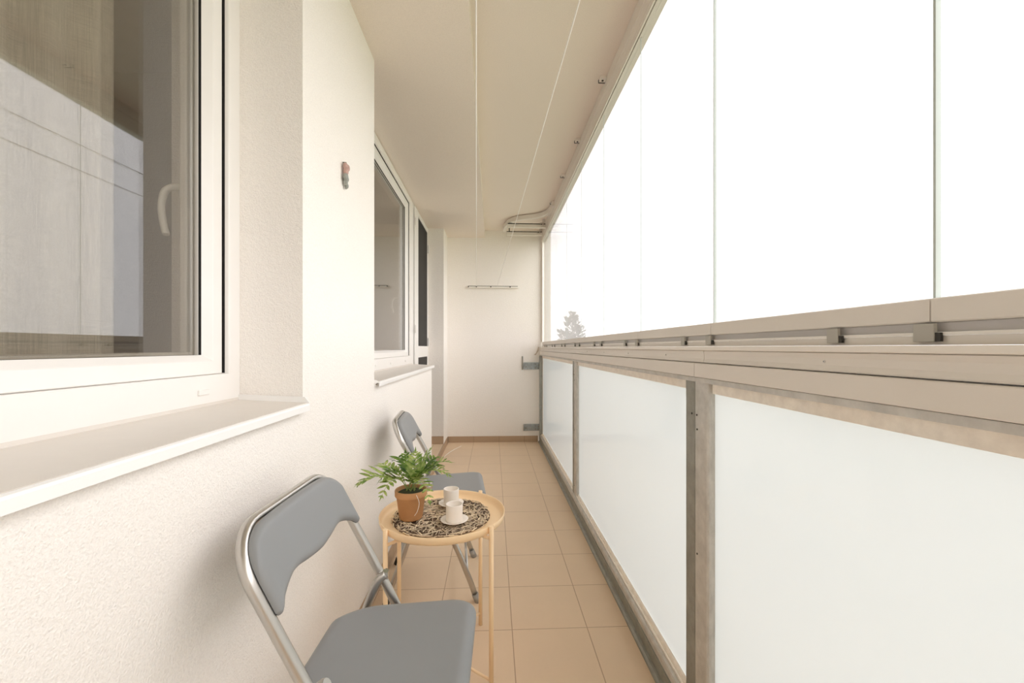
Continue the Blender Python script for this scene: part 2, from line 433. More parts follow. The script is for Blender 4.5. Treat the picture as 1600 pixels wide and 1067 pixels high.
# sheer curtain in the near room
b = MB()
pr = []
y = -.5
cols = []
while y <= 1.125:
    edge = max(0, (y-.86)/.26)
    cols.append((-.98+.018*math.sin(y*38)+.012*math.sin(y*91+1)+.03*math.sin(y*13), y)); y += .0045
for z0, z1 in ((.12, 2.55),):
    prev = None
    for x, y in cols:
        cur = (b.bm.verts.new((x, y, z0)), b.bm.verts.new((x, y, z1)))
        if prev:
            f = b.bm.faces.new([prev[0], cur[0], cur[1], prev[1]]); f.smooth = True
        prev = cur
cu = b.build('sheer_curtain', M['sheer'])
tag(cu, 'sheer pale curtain hanging inside behind the near window', 'curtain')
md = cu.modifiers.new('thick', 'SOLIDIFY'); md.thickness = .0006
b = MB(); b.tube([(-.98, -.8, 2.552), (-.98, 1.25, 2.552)], .010); b.box(-.99, -.97, -.7, -.68, 2.55, 2.60); b.box(-.99, -.97, 1.15, 1.17, 2.55, 2.60)
tag(b.build('curtain_rod', M['handle']), 'rod above the sheer curtain behind the near window', 'rod')

# ------------------------------------------------------------------ railing
rail = thing('balcony_railing', 'galvanised balcony railing with frosted glass panels and beige covers', 'railing', (XR, 2.0, 0))
rinv = Matrix.Translation((-XR, -2.0, 0))
def rput(b, n, m=None, p=rail, lab=None):
    b.bm.transform(rinv); o = b.build(n, m, p)
    if lab: o['label'] = lab
    return o
Y0, Y1 = YN+.002, YF-.012
# bottom: toe gutter, face plate, tube, flange
b = MB()
b.prism([(.5485, .0005), (.550, .008), (.557, .014), (.566, .016), (.566, .0005)], Y0, Y1, 'Y', M['galv_dark'])
b.prism([(.566, .0005), (.566, .058), (.574, .058), (.574, .0005)], Y0, Y1, 'Y', M['galv_dark'])
rput(b, 'toe_plate')
b = MB()
b.prism([(.568, .063), (.566, .068), (.566, .086), (.569, .093), (.575, .096), (.598, .096), (.598, .063)], Y0, Y1, 'Y')
rput(b, 'bottom_rail', M['galv'])
b = MB()
b.prism([(.579, .0965), (.579, .104), (.583, .104), (.588, .100), (.592, .112), (.5965, .116), (.5965, .0965)], Y0, Y1, 'Y')
for y in [k*.44+.2 for k in range(-1, 11)]: b.lathe([(0, .0018), (.003, .0015), (.0035, 0)], (.5815, y, .104), 8)
rput(b, 'glazing_bead', M['galv_spangle'])
# frosted panes and posts
posts = [(-.66, -.54), (1.11, 1.235), (2.90, 3.02)]
edges = [Y0] + [v for p in posts for v in p] + [4.985]
for k in range(0, len(edges), 2):
    b = MB(); b.box(.598, .608, edges[k]-.008, edges[k+1]+.008, .098, 1.030, M['glass']); b.mats.append(M['frost'])
    for f in b.bm.faces:
        if all(v.co.x < .5985 for v in f.verts): f.material_index = 1   # the frosted film sits on the inner face
    rput(b, 'frosted_pane')
for (a, c) in posts:
    b = MB()
    mid = a+(c-a)*.54
    b.prism([(.577, mid+.003), (.5785, mid+.0015), (.5785, mid+.001), (.61, mid+.001), (.61, c), (.582, c), (.579, c-.002), (.577, c-.006)][::-1] if 0 else
            [(.576, mid+.004), (.576, c-.003), (.579, c), (.610, c), (.610, mid+.002), (.579, mid+.002)], .098, 1.034, 'Z', M['galv_dark'])
    b.prism([(.576, a+.009), (.5775, a+.004), (.582, a+.001), (.588, a), (.610, a), (.610, mid-.001), (.580, mid-.001), (.576, mid-.003)], .098, 1.034, 'Z', M['galv'])
    po = rput(b, 'post')
    for z in (.16, .55, .94, .90):
        for yy in ((mid-.012, mid+.018) if z > .9 else (mid-.014,)):
            s = MB(); s.tube([(.5765, yy, z), (.5745, yy, z)], .0028, 8); rput(s, 'screw', M['rubber_dark'], po)
# end post at the far wall
b = MB(); b.box(.558, .592, 4.985, 5.036, .002, 1.034, M['galv_dark'], .002); b.box(.5925, .612, 4.975, 5.036, .098, 1.034, M['coverlite'], .002)
rput(b, 'post', lab='dark end post with a pale strip at the far wall')
# top angle and spangled strip under the covers
b = MB(); b.prism([(.568, 1.0345), (.568, 1.047), (.625, 1.047), (.625, 1.0345)], Y0, Y1, 'Y'); rput(b, 'top_rail', M['galv'])
for k in range(0, len(edges), 2):
    b = MB(); b.box(.590, .5975, edges[k]+.03, edges[k+1]-.001, 1.006, 1.034, None, .001)
    rput(b, 'zinc_strip', M['galv_spangle'], lab='mottled pale zinc strip above a frosted pane')
    b = MB(); b.prism([(.578, edges[k]+.001), (.5975, edges[k]+.001), (.5975, edges[k]+.028), (.590, edges[k]+.028)], .985, 1.034, 'Z')
    rput(b, 'corner_plate', M['galv'])
# covers: lower and upper boards in lengths, lip on top
lowj = [Y0, 1.152, 2.935, Y1]; upj = [Y0, 1.113, 2.872, Y1]
for a, c in zip(lowj[:-1], lowj[1:]):
    b = MB(); b.prism([(.563, 1.0485), (.5615, 1.050), (.5615, 1.086), (.563, 1.0875), (.620, 1.0875), (.620, 1.0485)], a+.001, c-.001, 'Y')
    rput(b, 'lower_cover', M['cover'])
for a, c in zip(upj[:-1], upj[1:]):
    b = MB(); b.prism([(.5685, 1.0895), (.5675, 1.092), (.5700, 1.100), (.5700, 1.112), (.5680, 1.1205), (.5700, 1.1215), (.620, 1.1215), (.620, 1.0895)], a+.001, c-.001, 'Y')
    uc = rput(b, 'upper_cover', M['cover'])
    y = a+.25 if a > 0 else .70
    while y < c-.05:
        s = MB(); s.tube([(.5705, y, 1.106), (.5682, y, 1.106)], .0022, 8, mat=M['chrome']); s.tube([(.5684, y, 1.106), (.5680, y, 1.106)], .001, 6, mat=M['rubber_dark'])
        rput(s, 'screw', None, uc); y += .385
b = MB(); b.prism([(.566, 1.1220), (.5650, 1.1235), (.5650, 1.1315), (.566, 1.133), (.612, 1.133), (.612, 1.1220)], Y0, Y1, 'Y')
rput(b, 'top_lip', M['coverlite'])
b = MB()
b.prism([(.5955, 1.1335), (.5955, 1.1462), (.603, 1.1462), (.603, 1.1335)], Y0, Y1, 'Y', M['cover'])
b.prism([(.5930, 1.1465), (.5930, 1.1505), (.603, 1.1505), (.603, 1.1465)], Y0, Y1, 'Y', M['coverlite'])
b.prism([(.6005, 1.151), (.6005, 1.1636), (.612, 1.1636), (.612, 1.151)], Y0, Y1, 'Y', M['cover_dark'])  # dark gap under the panels, drawn as a darker strip
rput(b, 'guide_rail')
# brackets at the far wall
for z0, z1 in ((.868, .952), (.135, .215)):
    b = MB(); b.box(.372, .560, YF-.017, YF-.011, z0, z1, None, .001)
    b.box(.372, .560, YF-.024, YF-.017, (z0+z1)/2+.008, (z0+z1)/2+.014)
    br = rput(b, 'wall_bracket', M['galv_blue'])
    for yx, zz in ((.40, (z0+z1)/2-.008), (.515, z0+.02), (.515, z1-.02), (.545, z0+.015), (.55, z1-.03)):
        s = MB(); s.tube([(yx, YF-.017, zz), (yx, YF-.030, zz)], .010, 6, mat=M['galv_dark']); s.tube([(yx, YF-.030, zz), (yx, YF-.036, zz)], .005, 8, mat=M['galv_dark'])
        rput(s, 'bolt', None, br)
b = MB(); b.box(.352, .366, YF-.014, YF, .865, 1.025, M['galv_dark'], .001); b.box(.345, .372, YF-.008, YF, .845, .865, M['sill_edge'], .001)
tag(b.build('wall_anchor_slot'), 'narrow upright grey metal slot on the end wall beside the upper bracket', 'wall fitting')
# small broken-away end piece at the railing corner
b = MB(); b.prism([(.540, 1.072), (.553, 1.09), (.556, 1.135), (.549, 1.14), (.540, 1.10), (.520, 1.06), (.495, 1.045), (.52, 1.04)], YF-.006, YF, 'Y')
tag(b.build('mortar_patch', simple('mortar', (.58, .49, .39), .95, var=.2, nscale=60)), 'rough brown mortar patch where the railing covers meet the end wall', 'mortar')

# ------------------------------------------------------------------ frameless sliding glazing
pw = .577
ys = [-.030 - pw + pw*k for k in range(0, 11)]   # joints ... .547, 1.124, 1.70 ...
ys = [1.124 - pw*3 + pw*k for k in range(0, 10)]
words = ['leftmost', 'second from the end wall', 'third from the end wall', 'fourth from the end wall', 'fifth from the end wall', 'sixth from the end wall', 'seventh from the end wall', 'eighth from the end wall', 'ninth from the end wall']
for k in range(len(ys)):
    a = ys[k]; c = min(a+pw, YF-.03)
    if c-a < .2: continue
    idx = len(ys)-1-k
    nth = ['against the far end wall', 'second from the far end wall', 'third from the far end wall', 'fourth from the far end wall', 'fifth from the far end wall', 'sixth from the far end wall', 'seventh from the far end wall', 'eighth from the far end wall', 'ninth from the far end wall', 'against the wall behind the viewer'][min(idx, 9)]
    g = thing('glazing_panel', 'clear frameless panel above the railing, ' + nth, 'glass panel', (.607, a, 1.165), 0, 'frameless glass panels above the railing')
    gi = Matrix.Translation((-.607, -a, -1.165))
    def gput(b, n, m=None, p=g):
        b.bm.transform(gi); return b.build(n, m, p)
    b = MB(); b.box(.604, .610, a+.004, c-.004, 1.190, 2.404); gput(b, 'glass_pane', M['glass'])
    b = MB(); b.prism([(.596, 1.164), (.594, 1.166), (.594, 1.1955), (.596, 1.197), (.618, 1.197), (.620, 1.195), (.620, 1.164)], a+.001, c-.001, 'Y'); pb = gput(b, 'bottom_profile', M['cover'])
    b = MB(); b.prism([(.600, 2.398), (.600, 2.424), (.616, 2.424), (.616, 2.398)], a+.001, c-.001, 'Y'); gput(b, 'top_profile', M['cover'])
    b = MB(); b.box(.603 if a < 1.5 else .6055, .611 if a < 1.5 else .6085, a+.001, a+(.0045 if a < 1.5 else .0032), 1.197, 2.398); gput(b, 'edge_seal', M['seal'])
    for yy, w in ((a+.008, .028), (a+.165, .024)):
        if yy+w > c: continue
        b = MB(); b.box(.588, .5935, yy-.018, yy-.018+w, 1.1375, 1.1625, M['latch'], .001); b.box(.5895, .5935, yy-.018-.007, yy-.018, 1.138, 1.150, M['rubber_dark'])
        gput(b, 'latch', None, pb)

# ceiling track
ct = thing('ceiling_track', 'beige aluminium track along the ceiling above the glass panels', 'track', (.6, 2, 2.4))
ci = Matrix.Translation((-.6, -2, -2.4))
def cput(b, n, m=None, p=ct): b.bm.transform(ci); return b.build(n, m, p)
b = MB()
b.prism([(.588, 2.42), (.588, 2.466), (.591, 2.468), (.591, 2.470), (.588, 2.472), (.588, 2.529), (.640, 2.529), (.640, 2.40), (.618, 2.40), (.618, 2.43), (.597, 2.43), (.597, 2.42)], Y0, Y1, 'Y', M['cover'])
b.prism([(.5965, 2.4165), (.5965, 2.4195), (.5995, 2.4195), (.5995, 2.4165)], Y0, Y1, 'Y', M['rubber_dark'])
b.prism([(.5885, 2.398), (.5885, 2.4190), (.5960, 2.4190), (.5960, 2.398)], Y0, Y1, 'Y', M['cover'])
cput(b, 'track_profile')
for y in (-.4, .25, .87, 1.50, 2.165, 2.816, 3.40, 4.037):
    b = MB(); b.box(.556, .587, y-.020, y+.018, 2.514, 2.529, M['coverlite'], .001); b.tube([(.570, y, 2.514), (.570, y, 2.511)], .0055, 8, mat=M['rubber_dark']); b.box(.553, .587, y+.018, y+.023, 2.512, 2.529, M['rubber_dark'])
    cput(b, 'ceiling_clip')
b = MB(); b.box(.590, .600, YF-.040, YF-.001, 1.20, 2.397, M['cover'], .002)
tag(b.build('wall_profile'), 'upright beige profile between the end wall and the first glass panel', 'profile')
# parking rails
pk = thing('parking_rail', 'curved beige guide rails under the ceiling at the far end for stacking glass', 'rail', (.4, 4.7, 2.45))
pi_ = Matrix.Translation((-.4, -4.7, -2.45))
def pput(b, n, m=None, p=pk): b.bm.transform(pi_); return b.build(n, m, p)
path = catmull([(.586, 3.99, 2.5), (.572, 4.20, 2.5), (.52, 4.33, 2.5), (.43, 4.40, 2.5), (.30, 4.46, 2.5), (.20, 4.56, 2.5), (.148, 4.76, 2.5), (.140, 4.93, 2.5)], 6)
b = MB()
i = 0; prev = None
for k, p in enumerate(path):
    t = (path[min(k+1, len(path)-1)]-path[max(k-1, 0)]).normalized(); n = Vector((-t.y, t.x, 0))
    ring = [b.bm.verts.new(p+n*u*.018+Vector((0, 0, v))) for u, v in ((-1, -.022), (1, -.022), (1, .022), (-1, .022))]
    if prev:
        for j in range(4):
            f = b.bm.faces.new([prev[j], prev[(j+1)%4], ring[(j+1)%4], ring[j]]); f.smooth = False
    else: b.bm.faces.new(ring)
    prev = ring
b.bm.faces.new(prev[::-1])
pput(b, 'curved_rail', M['cover'])
for y in (4.585, 4.90):
    b = MB(); b.box(.160, .580, y-.016, y+.016, 2.432, 2.476, M['cover'], .002); b.box(.165, .575, y-.019, y-.0165, 2.468, 2.476, M['gasket'])  # black strip paints the shadowed gap along the rail's top
    b.box(.19, .20, y-.008, y+.008, 2.4765, 2.529, M['rubber_dark']); b.box(.545, .575, y-.012, y+.012, 2.4765, 2.529, M['cover'])
    o = pput(b, 'cross_rail')
    s = MB(); s.box(.515, .555, y-.024, y-.0195, 2.455, 2.485, M['chrome'], .001); s.tube([(.53, y-.024, 2.465), (.53, y-.030, 2.465)], .005, 8, mat=M['rubber_dark']); pput(s, 'roller_bracket', None, o)

# ------------------------------------------------------------------ clothes lines
b = MB(); b.box(-.292, .309, YF-.038, YF-.002, 1.838, 1.866, M['coverlite'], .002)
b.box(-.288, .300, YF-.041, YF-.0385, 1.856, 1.863, M['galv_dark'])
bar = thing('clothesline_bar', 'thin horizontal metal bar for washing lines on the end wall', 'drying bar', (0, YF, 1.85))
b.bm.transform(Matrix.Translation((0, -YF, -1.85))); b.build('bar', None, bar)
for x in (-.285, -.19, -.02, .21):
    s = MB(); s.tube([(x, YF-.036, 1.850), (x, YF-.050, 1.850)], .007, 8); s.bm.transform(Matrix.Translation((0, -YF, -1.85))); s.build('line_hook', M['rubber_dark'], bar)
for x0, x1, lb in ((-.19, .118, 'white washing line on the left, seen running straight up the view'), (.055, .300, 'white washing line on the right, slanting towards the glass panels')):
    b = MB(); b.tube([(x0, YF-.0515, 1.852), ((x0+x1)/2, (YF+YN)/2, 1.846), (x1, YN+.002, 1.852)], .00165, 8)
    tag(b.build('washing_line', M['cord']), lb, 'washing line', 'washing lines')

# ------------------------------------------------------------------ ornament
orn = thing('wall_ornament', 'tiny pink and grey ornament with a ring hanging on the pier between the windows', 'ornament', (XW, 1.555, 1.755))
b = MB(); b.tube([(.004, -.010, .040), (.010, 0, .044), (.004, .012, .040)], .003, 8); b.build('hook', M['galv_dark'], orn)
b = MB()
for (y, z, r) in ((-.013, .026, .011), (.009, .028, .011), (-.010, .008, .012), (.006, .012, .008), (.014, .018, .006)):
    bmesh.ops.create_uvsphere(b.bm, u_segments=12, v_segments=8, radius=r, matrix=Matrix.Translation((r+.0015, y, z)) @ Matrix.Diagonal((.8, .85, 1.2, 1)))
for f in b.bm.faces: f.smooth = True
b.build('pink_petals', M['pink'], orn)
b = MB()
for (y, z, r) in ((-.012, -.012, .012), (.004, -.014, .010), (-.006, -.028, .010), (.006, -.038, .009), (.013, -.012, .006), (.012, -.042, .005)):
    bmesh.ops.create_uvsphere(b.bm, u_segments=12, v_segments=8, radius=r, matrix=Matrix.Translation((r+.0015, y, z)) @ Matrix.Diagonal((.8, .85, 1.2, 1)))
for f in b.bm.faces: f.smooth = True
b.build('grey_leaves', M['greygreen'], orn)
b = MB(); b.tube([(.006, .022+.008*math.cos(a), .020+.008*math.sin(a)) for a in [2*PI*k/20 for k in range(21)]], .0012, 6, cap=False); b.build('ring', M['galv_dark'], orn)

# ------------------------------------------------------------------ folding chairs
def pillow(outer, inner, s0, s1, mapf, thick, back, rad, ns=56, nt=20, endpad=.0):
    """grid between curves inner(s)..outer(s); mapf(s,v,h)->xyz; domed front, flat back"""
    b = MB(); bm = b.bm
    def S(i):
        u = i/ns; u = .5-.5*math.cos(PI*u); return s0+(s1-s0)*u
    F = []; K = []
    for i in range(ns+1):
        s = S(i); lo, hi = inner(s), outer(s); fr = []; kr = []
        for j in range(nt+1):
            t = .5-.5*math.cos(PI*j/nt); v = lo+(hi-lo)*t
            d = min(s-s0, s1-s, v-lo, hi-v); e = min(1, max(0, d)/rad)
            h = thick*math.sqrt(max(0, 1-(1-e)**2))
            fr.append(bm.verts.new(mapf(s, v, h)))
            kr.append(bm.verts.new(mapf(s, v, -back*math.sqrt(max(0, 1-(1-e)**2))-.0004)))
        F.append(fr); K.append(kr)
    fm, km = b.mi(M['cushion']), b.mi(M['cushion_back'])
    for i in range(ns):
        for j in range(nt):
            f = bm.faces.new([F[i][j], F[i+1][j], F[i+1][j+1], F[i][j+1]]); f.smooth = True; f.material_index = fm
            f = bm.faces.new([K[i][j], K[i][j+1], K[i+1][j+1], K[i+1][j]]); f.smooth = True; f.material_index = km
    def side(A, B, m):
        for k in range(len(A)-1):
            f = bm.faces.new([A[k], A[k+1], B[k+1], B[k]]); f.material_index = m
    side([F[i][0] for i in range(ns+1)], [K[i][0] for i in range(ns+1)], fm)
    side([F[i][nt] for i in range(ns+1)], [K[i][nt] for i in range(ns+1)], fm)
    side(F[0], K[0], fm); side(F[ns], K[ns], fm)
    return b
def interp(tab, x):
    if x <= tab[0][0]: return tab[0][1]
    for (a, va), (c, vc) in zip(tab[:-1], tab[1:]):
        if x <= c:
            i = tab.index((a, va)); p = tab[max(i-1, 0)]; q = tab[min(i+2, len(tab)-1)]
            t = (x-a)/(c-a); h = c-a
            m0 = (vc-p[1])/(c-p[0])*h; m1 = (q[1]-va)/(q[0]-a)*h
            return (2*t**3-3*t*t+1)*va+(t**3-2*t*t+t)*m0+(-2*t**3+3*t*t)*vc+(t**3-t*t)*m1
    return tab[-1][1]
HW = .204; RT = .0122
def bx(z):   # local x of the main tube at height z
    if z > .56: return (.80-z)*.53
    t = (.56-z)/.56
    return .1272+.2968*t*(1-t)+.370*t*t-.1272*t*t
def chair(name, label):
    t = thing(name, label, 'chair', (0,0,0), 0, 'grey folding chairs')
    # main tube: front foot - up - over - down - front foot
    side = [(bx(z), z) for z in [0.012, .10, .20, .30, .38, .44, .50, .56, .62, .66, .70]]
    P = [(x, -HW, z) for x, z in side]
    cr = .085
    for k in range(0, 9):
        a = PI/2*k/8
        zz = .80-cr+cr*math.sin(a); P.append((bx(zz), -HW+cr-cr*math.cos(a), zz))
    P += [(x, -y, z) for x, y, z in P[::-1]]
    b = MB(); b.tube(P, RT, 14, up=(0,1,0) , flat=.8); b.build('back_tube', M['steel'], t)
    # backrest pad
    top = [(-.203, .722), (-.199, .752), (-.182, .780), (-.150, .797), (-.10, .8025), (0, .804), (.10, .8025), (.150, .797), (.182, .780), (.199, .752), (.203, .722)]
    bot = [(-.203, .668), (-.195, .662), (-.175, .676), (-.13, .693), (-.10, .696), (-.05, .690), (0, .686), (.05, .690), (.10, .696), (.13, .693), (.175, .676), (.195, .662), (.203, .668)]
    def mp(s, v, h):
        nx, nz = .883, .469
        return ((.80-v)*.53+.014+nx*(h+.002), s, v+nz*(h+.002)-.002)
    b = pillow(lambda s: interp(top, s), lambda s: interp(bot, s), -.203, .203, mp, .014, .007, .016)
    b.build('backrest', None, t)
    # seat pad
    def half(x):
        w = .158+.028*(x-.055)/.350
        if x < .055+.10: d = (.055+.10-x)/.10; w -= .07*(1-math.sqrt(max(0, 1-d*d)))+.012*d
        if x > .412-.07: d = (x-.342)/.07; w -= .066*(1-math.sqrt(max(0, 1-d*d)))
        return w
    b = pillow(lambda s: half(s), lambda s: -half(s), .055, .412, lambda s, v, h: (s, v, .442+.022*(s-.055)/.350*.3+h), .024, .010, .028, 40, 32)
    b.build('seat', None, t)
    # seat frame
    b = MB(); b.tube([(.10, -.145, .428), (.365, -.155, .430), (.38, -.13, .430), (.38, .13, .430), (.365, .155, .430), (.10, .145, .428)], .008, 10)
    b.tube([(.195, -HW+.010, .424), (.195, HW-.010, .424)], .006, 10)
    b.build('seat_frame', M['steel'], t)
    # rear legs
    for sgn in (-1, 1):
        y = sgn*(HW-.027)
        p = catmull([(.166, y+sgn*.006, .528), (.150, y, .515), (.128, y, .465), (.105, y, .40), (.055, y, .25), (-.030, y, .012)], 5)
        b = MB(); b.tube(p, .0115, 12, up=(0,1,0), flat=.7); lg = b.build('rear_leg', M['steel'], t)
        b = MB(); b.tube([(-.022, y, .034), (-.032, y, .001)], [.0135, .0145], 12); b.build('foot_cap', M['rubber_dark'], lg)
        b = MB(); b.tube([(.160, sgn*(HW-.008), .520), (.160, sgn*(HW+.016), .520)], .0055, 10); b.box(.148, .172, sgn*HW-.014*(sgn > 0)-.0*(sgn < 0)-.002, sgn*HW+.014*(sgn < 0)+.002, .512, .530)
        b.build('pivot', M['chrome'], t)
        b = MB(); b.tube([(bx(.036), sgn*HW, .036), (.3725, sgn*HW, .001)], [.0148, .0158], 12); b.build('foot_cap', M['rubber'], t)['label'] = 'grey rubber foot of a front leg'
        b = MB(); b.tube([(.110, sgn*(HW-.045), .405), (.30, sgn*(HW-.045), .424)], .003, 8); b.build('link_rod', M['steel'], t)
    b = MB(); b.tube([(.010, -HW+.03, .13), (.010, HW-.03, .13)], .007, 10); b.build('stretcher', M['steel'], t)
    b = MB(); b.tube([(bx(.13), -HW+.01, .13), (bx(.13), HW-.01, .13)], .007, 10); b.build('stretcher', M['steel'], t)
    return t
c1 = chair('folding_chair', 'large grey padded folding chair in the foreground beside the wall')
c1.location = (-.456, .957, 0); c1.rotation_euler = (0, 0, math.radians(-1.5))
c2 = c1.copy(); C.objects.link(c2)
for ch in list(c1.children):
    k = ch.copy(); C.objects.link(k); k.parent = c2
    for g in ch.children:
        q = g.copy(); C.objects.link(q); q.parent = k
c2['label'] = 'farther grey padded folding chair standing behind the round table and fern'
c2.location = (-.452, 2.055, 0); c2.rotation_euler = (0, 0, math.radians(5))

# ------------------------------------------------------------------ side table
TX, TY = -.178, 1.535
tb = thing('side_table', 'round peach metal tray table on thin legs between the chairs', 'table', (TX, TY, 0))
b = MB()
r = .2225
b.lathe([(0, .511), (.204, .511), (.212, .513), (r-.004, .520), (r-.001, .528), (r, .541), (r-.001, .5425), (r-.003, .541), (r-.005, .529), (r-.010, .520), (.206, .516), (0, .5155)], seg=96)
b.build('tray', M['tray'], tb)
for deg in (-41, 56, 144, 224):
    a = math.radians(deg); rr = r+.0082
    x, y = rr*math.cos(a), rr*math.sin(a)
    b = MB(); b.tube([(x, y, .001), (x, y, .546)], .0078, 12)
    b.build('leg', M['tray'], tb)
for d0, d1, dz in ((-41, 144, 0), (56, 224, .011)):
    a0, a1 = math.radians(d0), math.radians(d1); rr = r+.004
    p0 = Vector((rr*math.cos(a0), rr*math.sin(a0), 0)); p1 = Vector((rr*math.cos(a1), rr*math.sin(a1), 0))
    b = MB(); b.tube([p0+Vector((0,0,.504-dz)), p1+Vector((0,0,.504-dz))], .0052, 10); b.build('tray_support', M['tray'], tb)
    b = MB(); b.tube([p0+Vector((0,0,.040+dz)), p1+Vector((0,0,.040+dz))], .0045, 10); b.build('stretcher', M['tray'], tb)

# placemat
mx_, my_ = -.183, 1.545; mr = .181
b = MB(); RR = random.Random(3)
mats = [M['twig_a'], M['twig_b'], M['twig_c']]
for k in range(800):
    rad = mr*math.sqrt(RR.random())*.985; an = RR.random()*2*PI
    L = RR.uniform(.022, .046); th = RR.random()*PI
    if rad > mr*.9: th = an+PI/2+RR.uniform(-.5, .5); L *= .8
    cx, cy = rad*math.cos(an), rad*math.sin(an)
    dx, dy = math.cos(th)*L/2, math.sin(th)*L/2
    for q in (-1, 1):
        if math.hypot(cx+q*dx, cy+q*dy) > mr: break
    else:
        z = .0019+RR.random()*.0038; cv = RR.uniform(-.001, .001)
        b.tube([(cx-dx, cy-dy, z), (cx-dy*cv*40, cy+dx*cv*40, z+RR.uniform(.0, .0012)), (cx+dx, cy+dy, z+RR.uniform(-.0008, .0008))], RR.uniform(.0012, .0018), 5, mat=RR.choices(mats, (6, 1.5, 3))[0], smooth=False)
b.lathe([(0, .0004), (mr*.96, .0004), (mr*.96, .0010), (0, .0010)], seg=48, mat=M['twig_under'])  # dark disc: shade between the twigs put into its colour
pm = b.build('placemat', None, None, True, (mx_, my_, .5163))
tag(pm, 'round woven brown twig placemat lying in the tray table', 'placemat')

# pot and fern
PX, PY, PZ = -.290, 1.520, .5243
pot = thing('potted_fern', 'small green fern in a terracotta pot on the placemat', 'potted plant', (PX, PY, PZ))
b = MB(); b.lathe([(0, .0), (.038, 0), (.0405, .004), (.0505, .078), (.0545, .080), (.0560, .083), (.0565, .100), (.0550, .1025), (.0520, .1025), (.0505, .098), (.0495, .085), (0, .085)], seg=48)
b.build('pot', M['terra'], pot)
b = MB(); b.lathe([(0, .096), (.02, .098), (.04, .094), (.0500, .088)], seg=32); b.build('moss', M['soil'], pot)
RF = random.Random(11)
def frond(tip, lift, npin, plen, mat, start=None, droop=0):
    tip = Vector(tip); s = start or Vector((RF.uniform(-.018, .018), RF.uniform(-.018, .018), .094))
    mid = s.lerp(tip, .45)+Vector((0, 0, lift)); pts = catmull([s, s.lerp(mid, .5)+Vector((0, 0, lift*.35)), mid, mid.lerp(tip, .55)+Vector((0, 0, lift*.35)), tip], 8)
    b = MB(); b.tube(pts, [.0013*(1-.75*k/len(pts)) for k in range(len(pts))], 5, mat=M['stem'])
    n = len(pts); first = int(n*.22)
    mi = b.mi(mat)
    for q in range(npin):
        u = q/(npin-1); f = first+u*(n-1.6-first); k = int(f); p = pts[k].lerp(pts[min(k+1, n-1)], f-k)
        T = (pts[min(k+1, n-1)]-pts[max(k-1, 0)]).normalized()
        sidev = T.cross(Vector((0, 0, 1)))
        if sidev.length < .2: sidev = T.cross(Vector((0, 1, 0)))
        sidev.normalize(); upv = sidev.cross(T).normalized()
        L = plen*1.34*(math.sin(PI*(.12+.80*u))**.7)*(1-.35*u)
        for sg in (-1, 1):
            ang = RF.uniform(.88, 1.02)
            D = (T*math.cos(ang)+sidev*sg*math.sin(ang)+upv*RF.uniform(.0, .35)).normalized()
            Wd = D.cross(upv).normalized(); l = L*RF.uniform(.85, 1.1)
            w = l*.115+.0012
            ctr = []
            for e in range(6):
                v = e/5; c = p+D*l*v+upv*(-.14*l*v*v)
                ww = w*(math.sin(PI*min(1, .16+.84*v))**.75)*(1.0 if e not in (0,) else .5)
                if e == 5: ww = .0001
                ctr.append((b.bm.verts.new(c+Wd*ww), b.bm.verts.new(c-upv*ww*.25), b.bm.verts.new(c-Wd*ww)))
            for A, B in zip(ctr[:-1], ctr[1:]):
                for z in (0, 1):
                    fc = b.bm.faces.new([A[z], A[z+1], B[z+1], B[z]]); fc.smooth = True; fc.material_index = mi
    # terminal leaflet
    T = (pts[-1]-pts[-3]).normalized(); sd = T.cross(Vector((0, 0, 1)))
    sd = sd.normalized() if sd.length > .1 else Vector((1, 0, 0))
    c = pts[-3]; vs = [c, c+T*.012+sd*.0035, c+T*.028, c+T*.012-sd*.0035]
    fc = b.bm.faces.new([b.bm.verts.new(v) for v in vs]); fc.material_index = mi
    return b.build('frond', None, pot, False)
def W(x, y, z): return (x-PX, y-PY, z-PZ)
L1, L2 = M['leaf'], M['leaf_dark']
fr = [
 (W(-.450, 1.440, .672), .042, 12, .066, L1), (W(-.430, 1.600, .690), .032, 10, .040, L1), (W(-.385, 1.66, .692), .05, 10, .042, L2),
 (W(-.325, 1.60, .735), .012, 9, .034, L2), (W(-.280, 1.55, .748), .006, 9, .040, L1), (W(-.225, 1.55, .760), .006, 10, .048, L1),
 (W(-.205, 1.62, .712), .03, 10, .040, L2), (W(-.155, 1.55, .712), .032, 10, .042, L1), (W(-.150, 1.49, .682), .042, 10, .044, L1),
 (W(-.208, 1.405, .622), .055, 10, .036, L1), (W(-.365, 1.41, .640), .048, 9, .044, L1), (W(-.185, 1.58, .680), .045, 10, .040, L2),
 (W(-.335, 1.47, .70), .02, 8, .036, L2), (W(-.225, 1.46, .70), .025, 8, .034, L2),
  (W(-.395, 1.50, .665), .05, 9, .040, L2),
]
for a in fr: frond(*a)
b = MB(); b.tube(catmull([W(-.262, 1.468, .622), W(-.250, 1.455, .600), W(-.256, 1.452, .572), W(-.266, 1.455, .556)], 6), .0008, 5, mat=M['cord'])
b.tube(catmull([W(-.235, 1.56, .66), W(-.175, 1.60, .725), W(-.120, 1.64, .750)], 6), .0006, 5, mat=M['cord'])
b.build('fibre', None, pot)['label'] = 'thin pale fibres hanging from the fern'

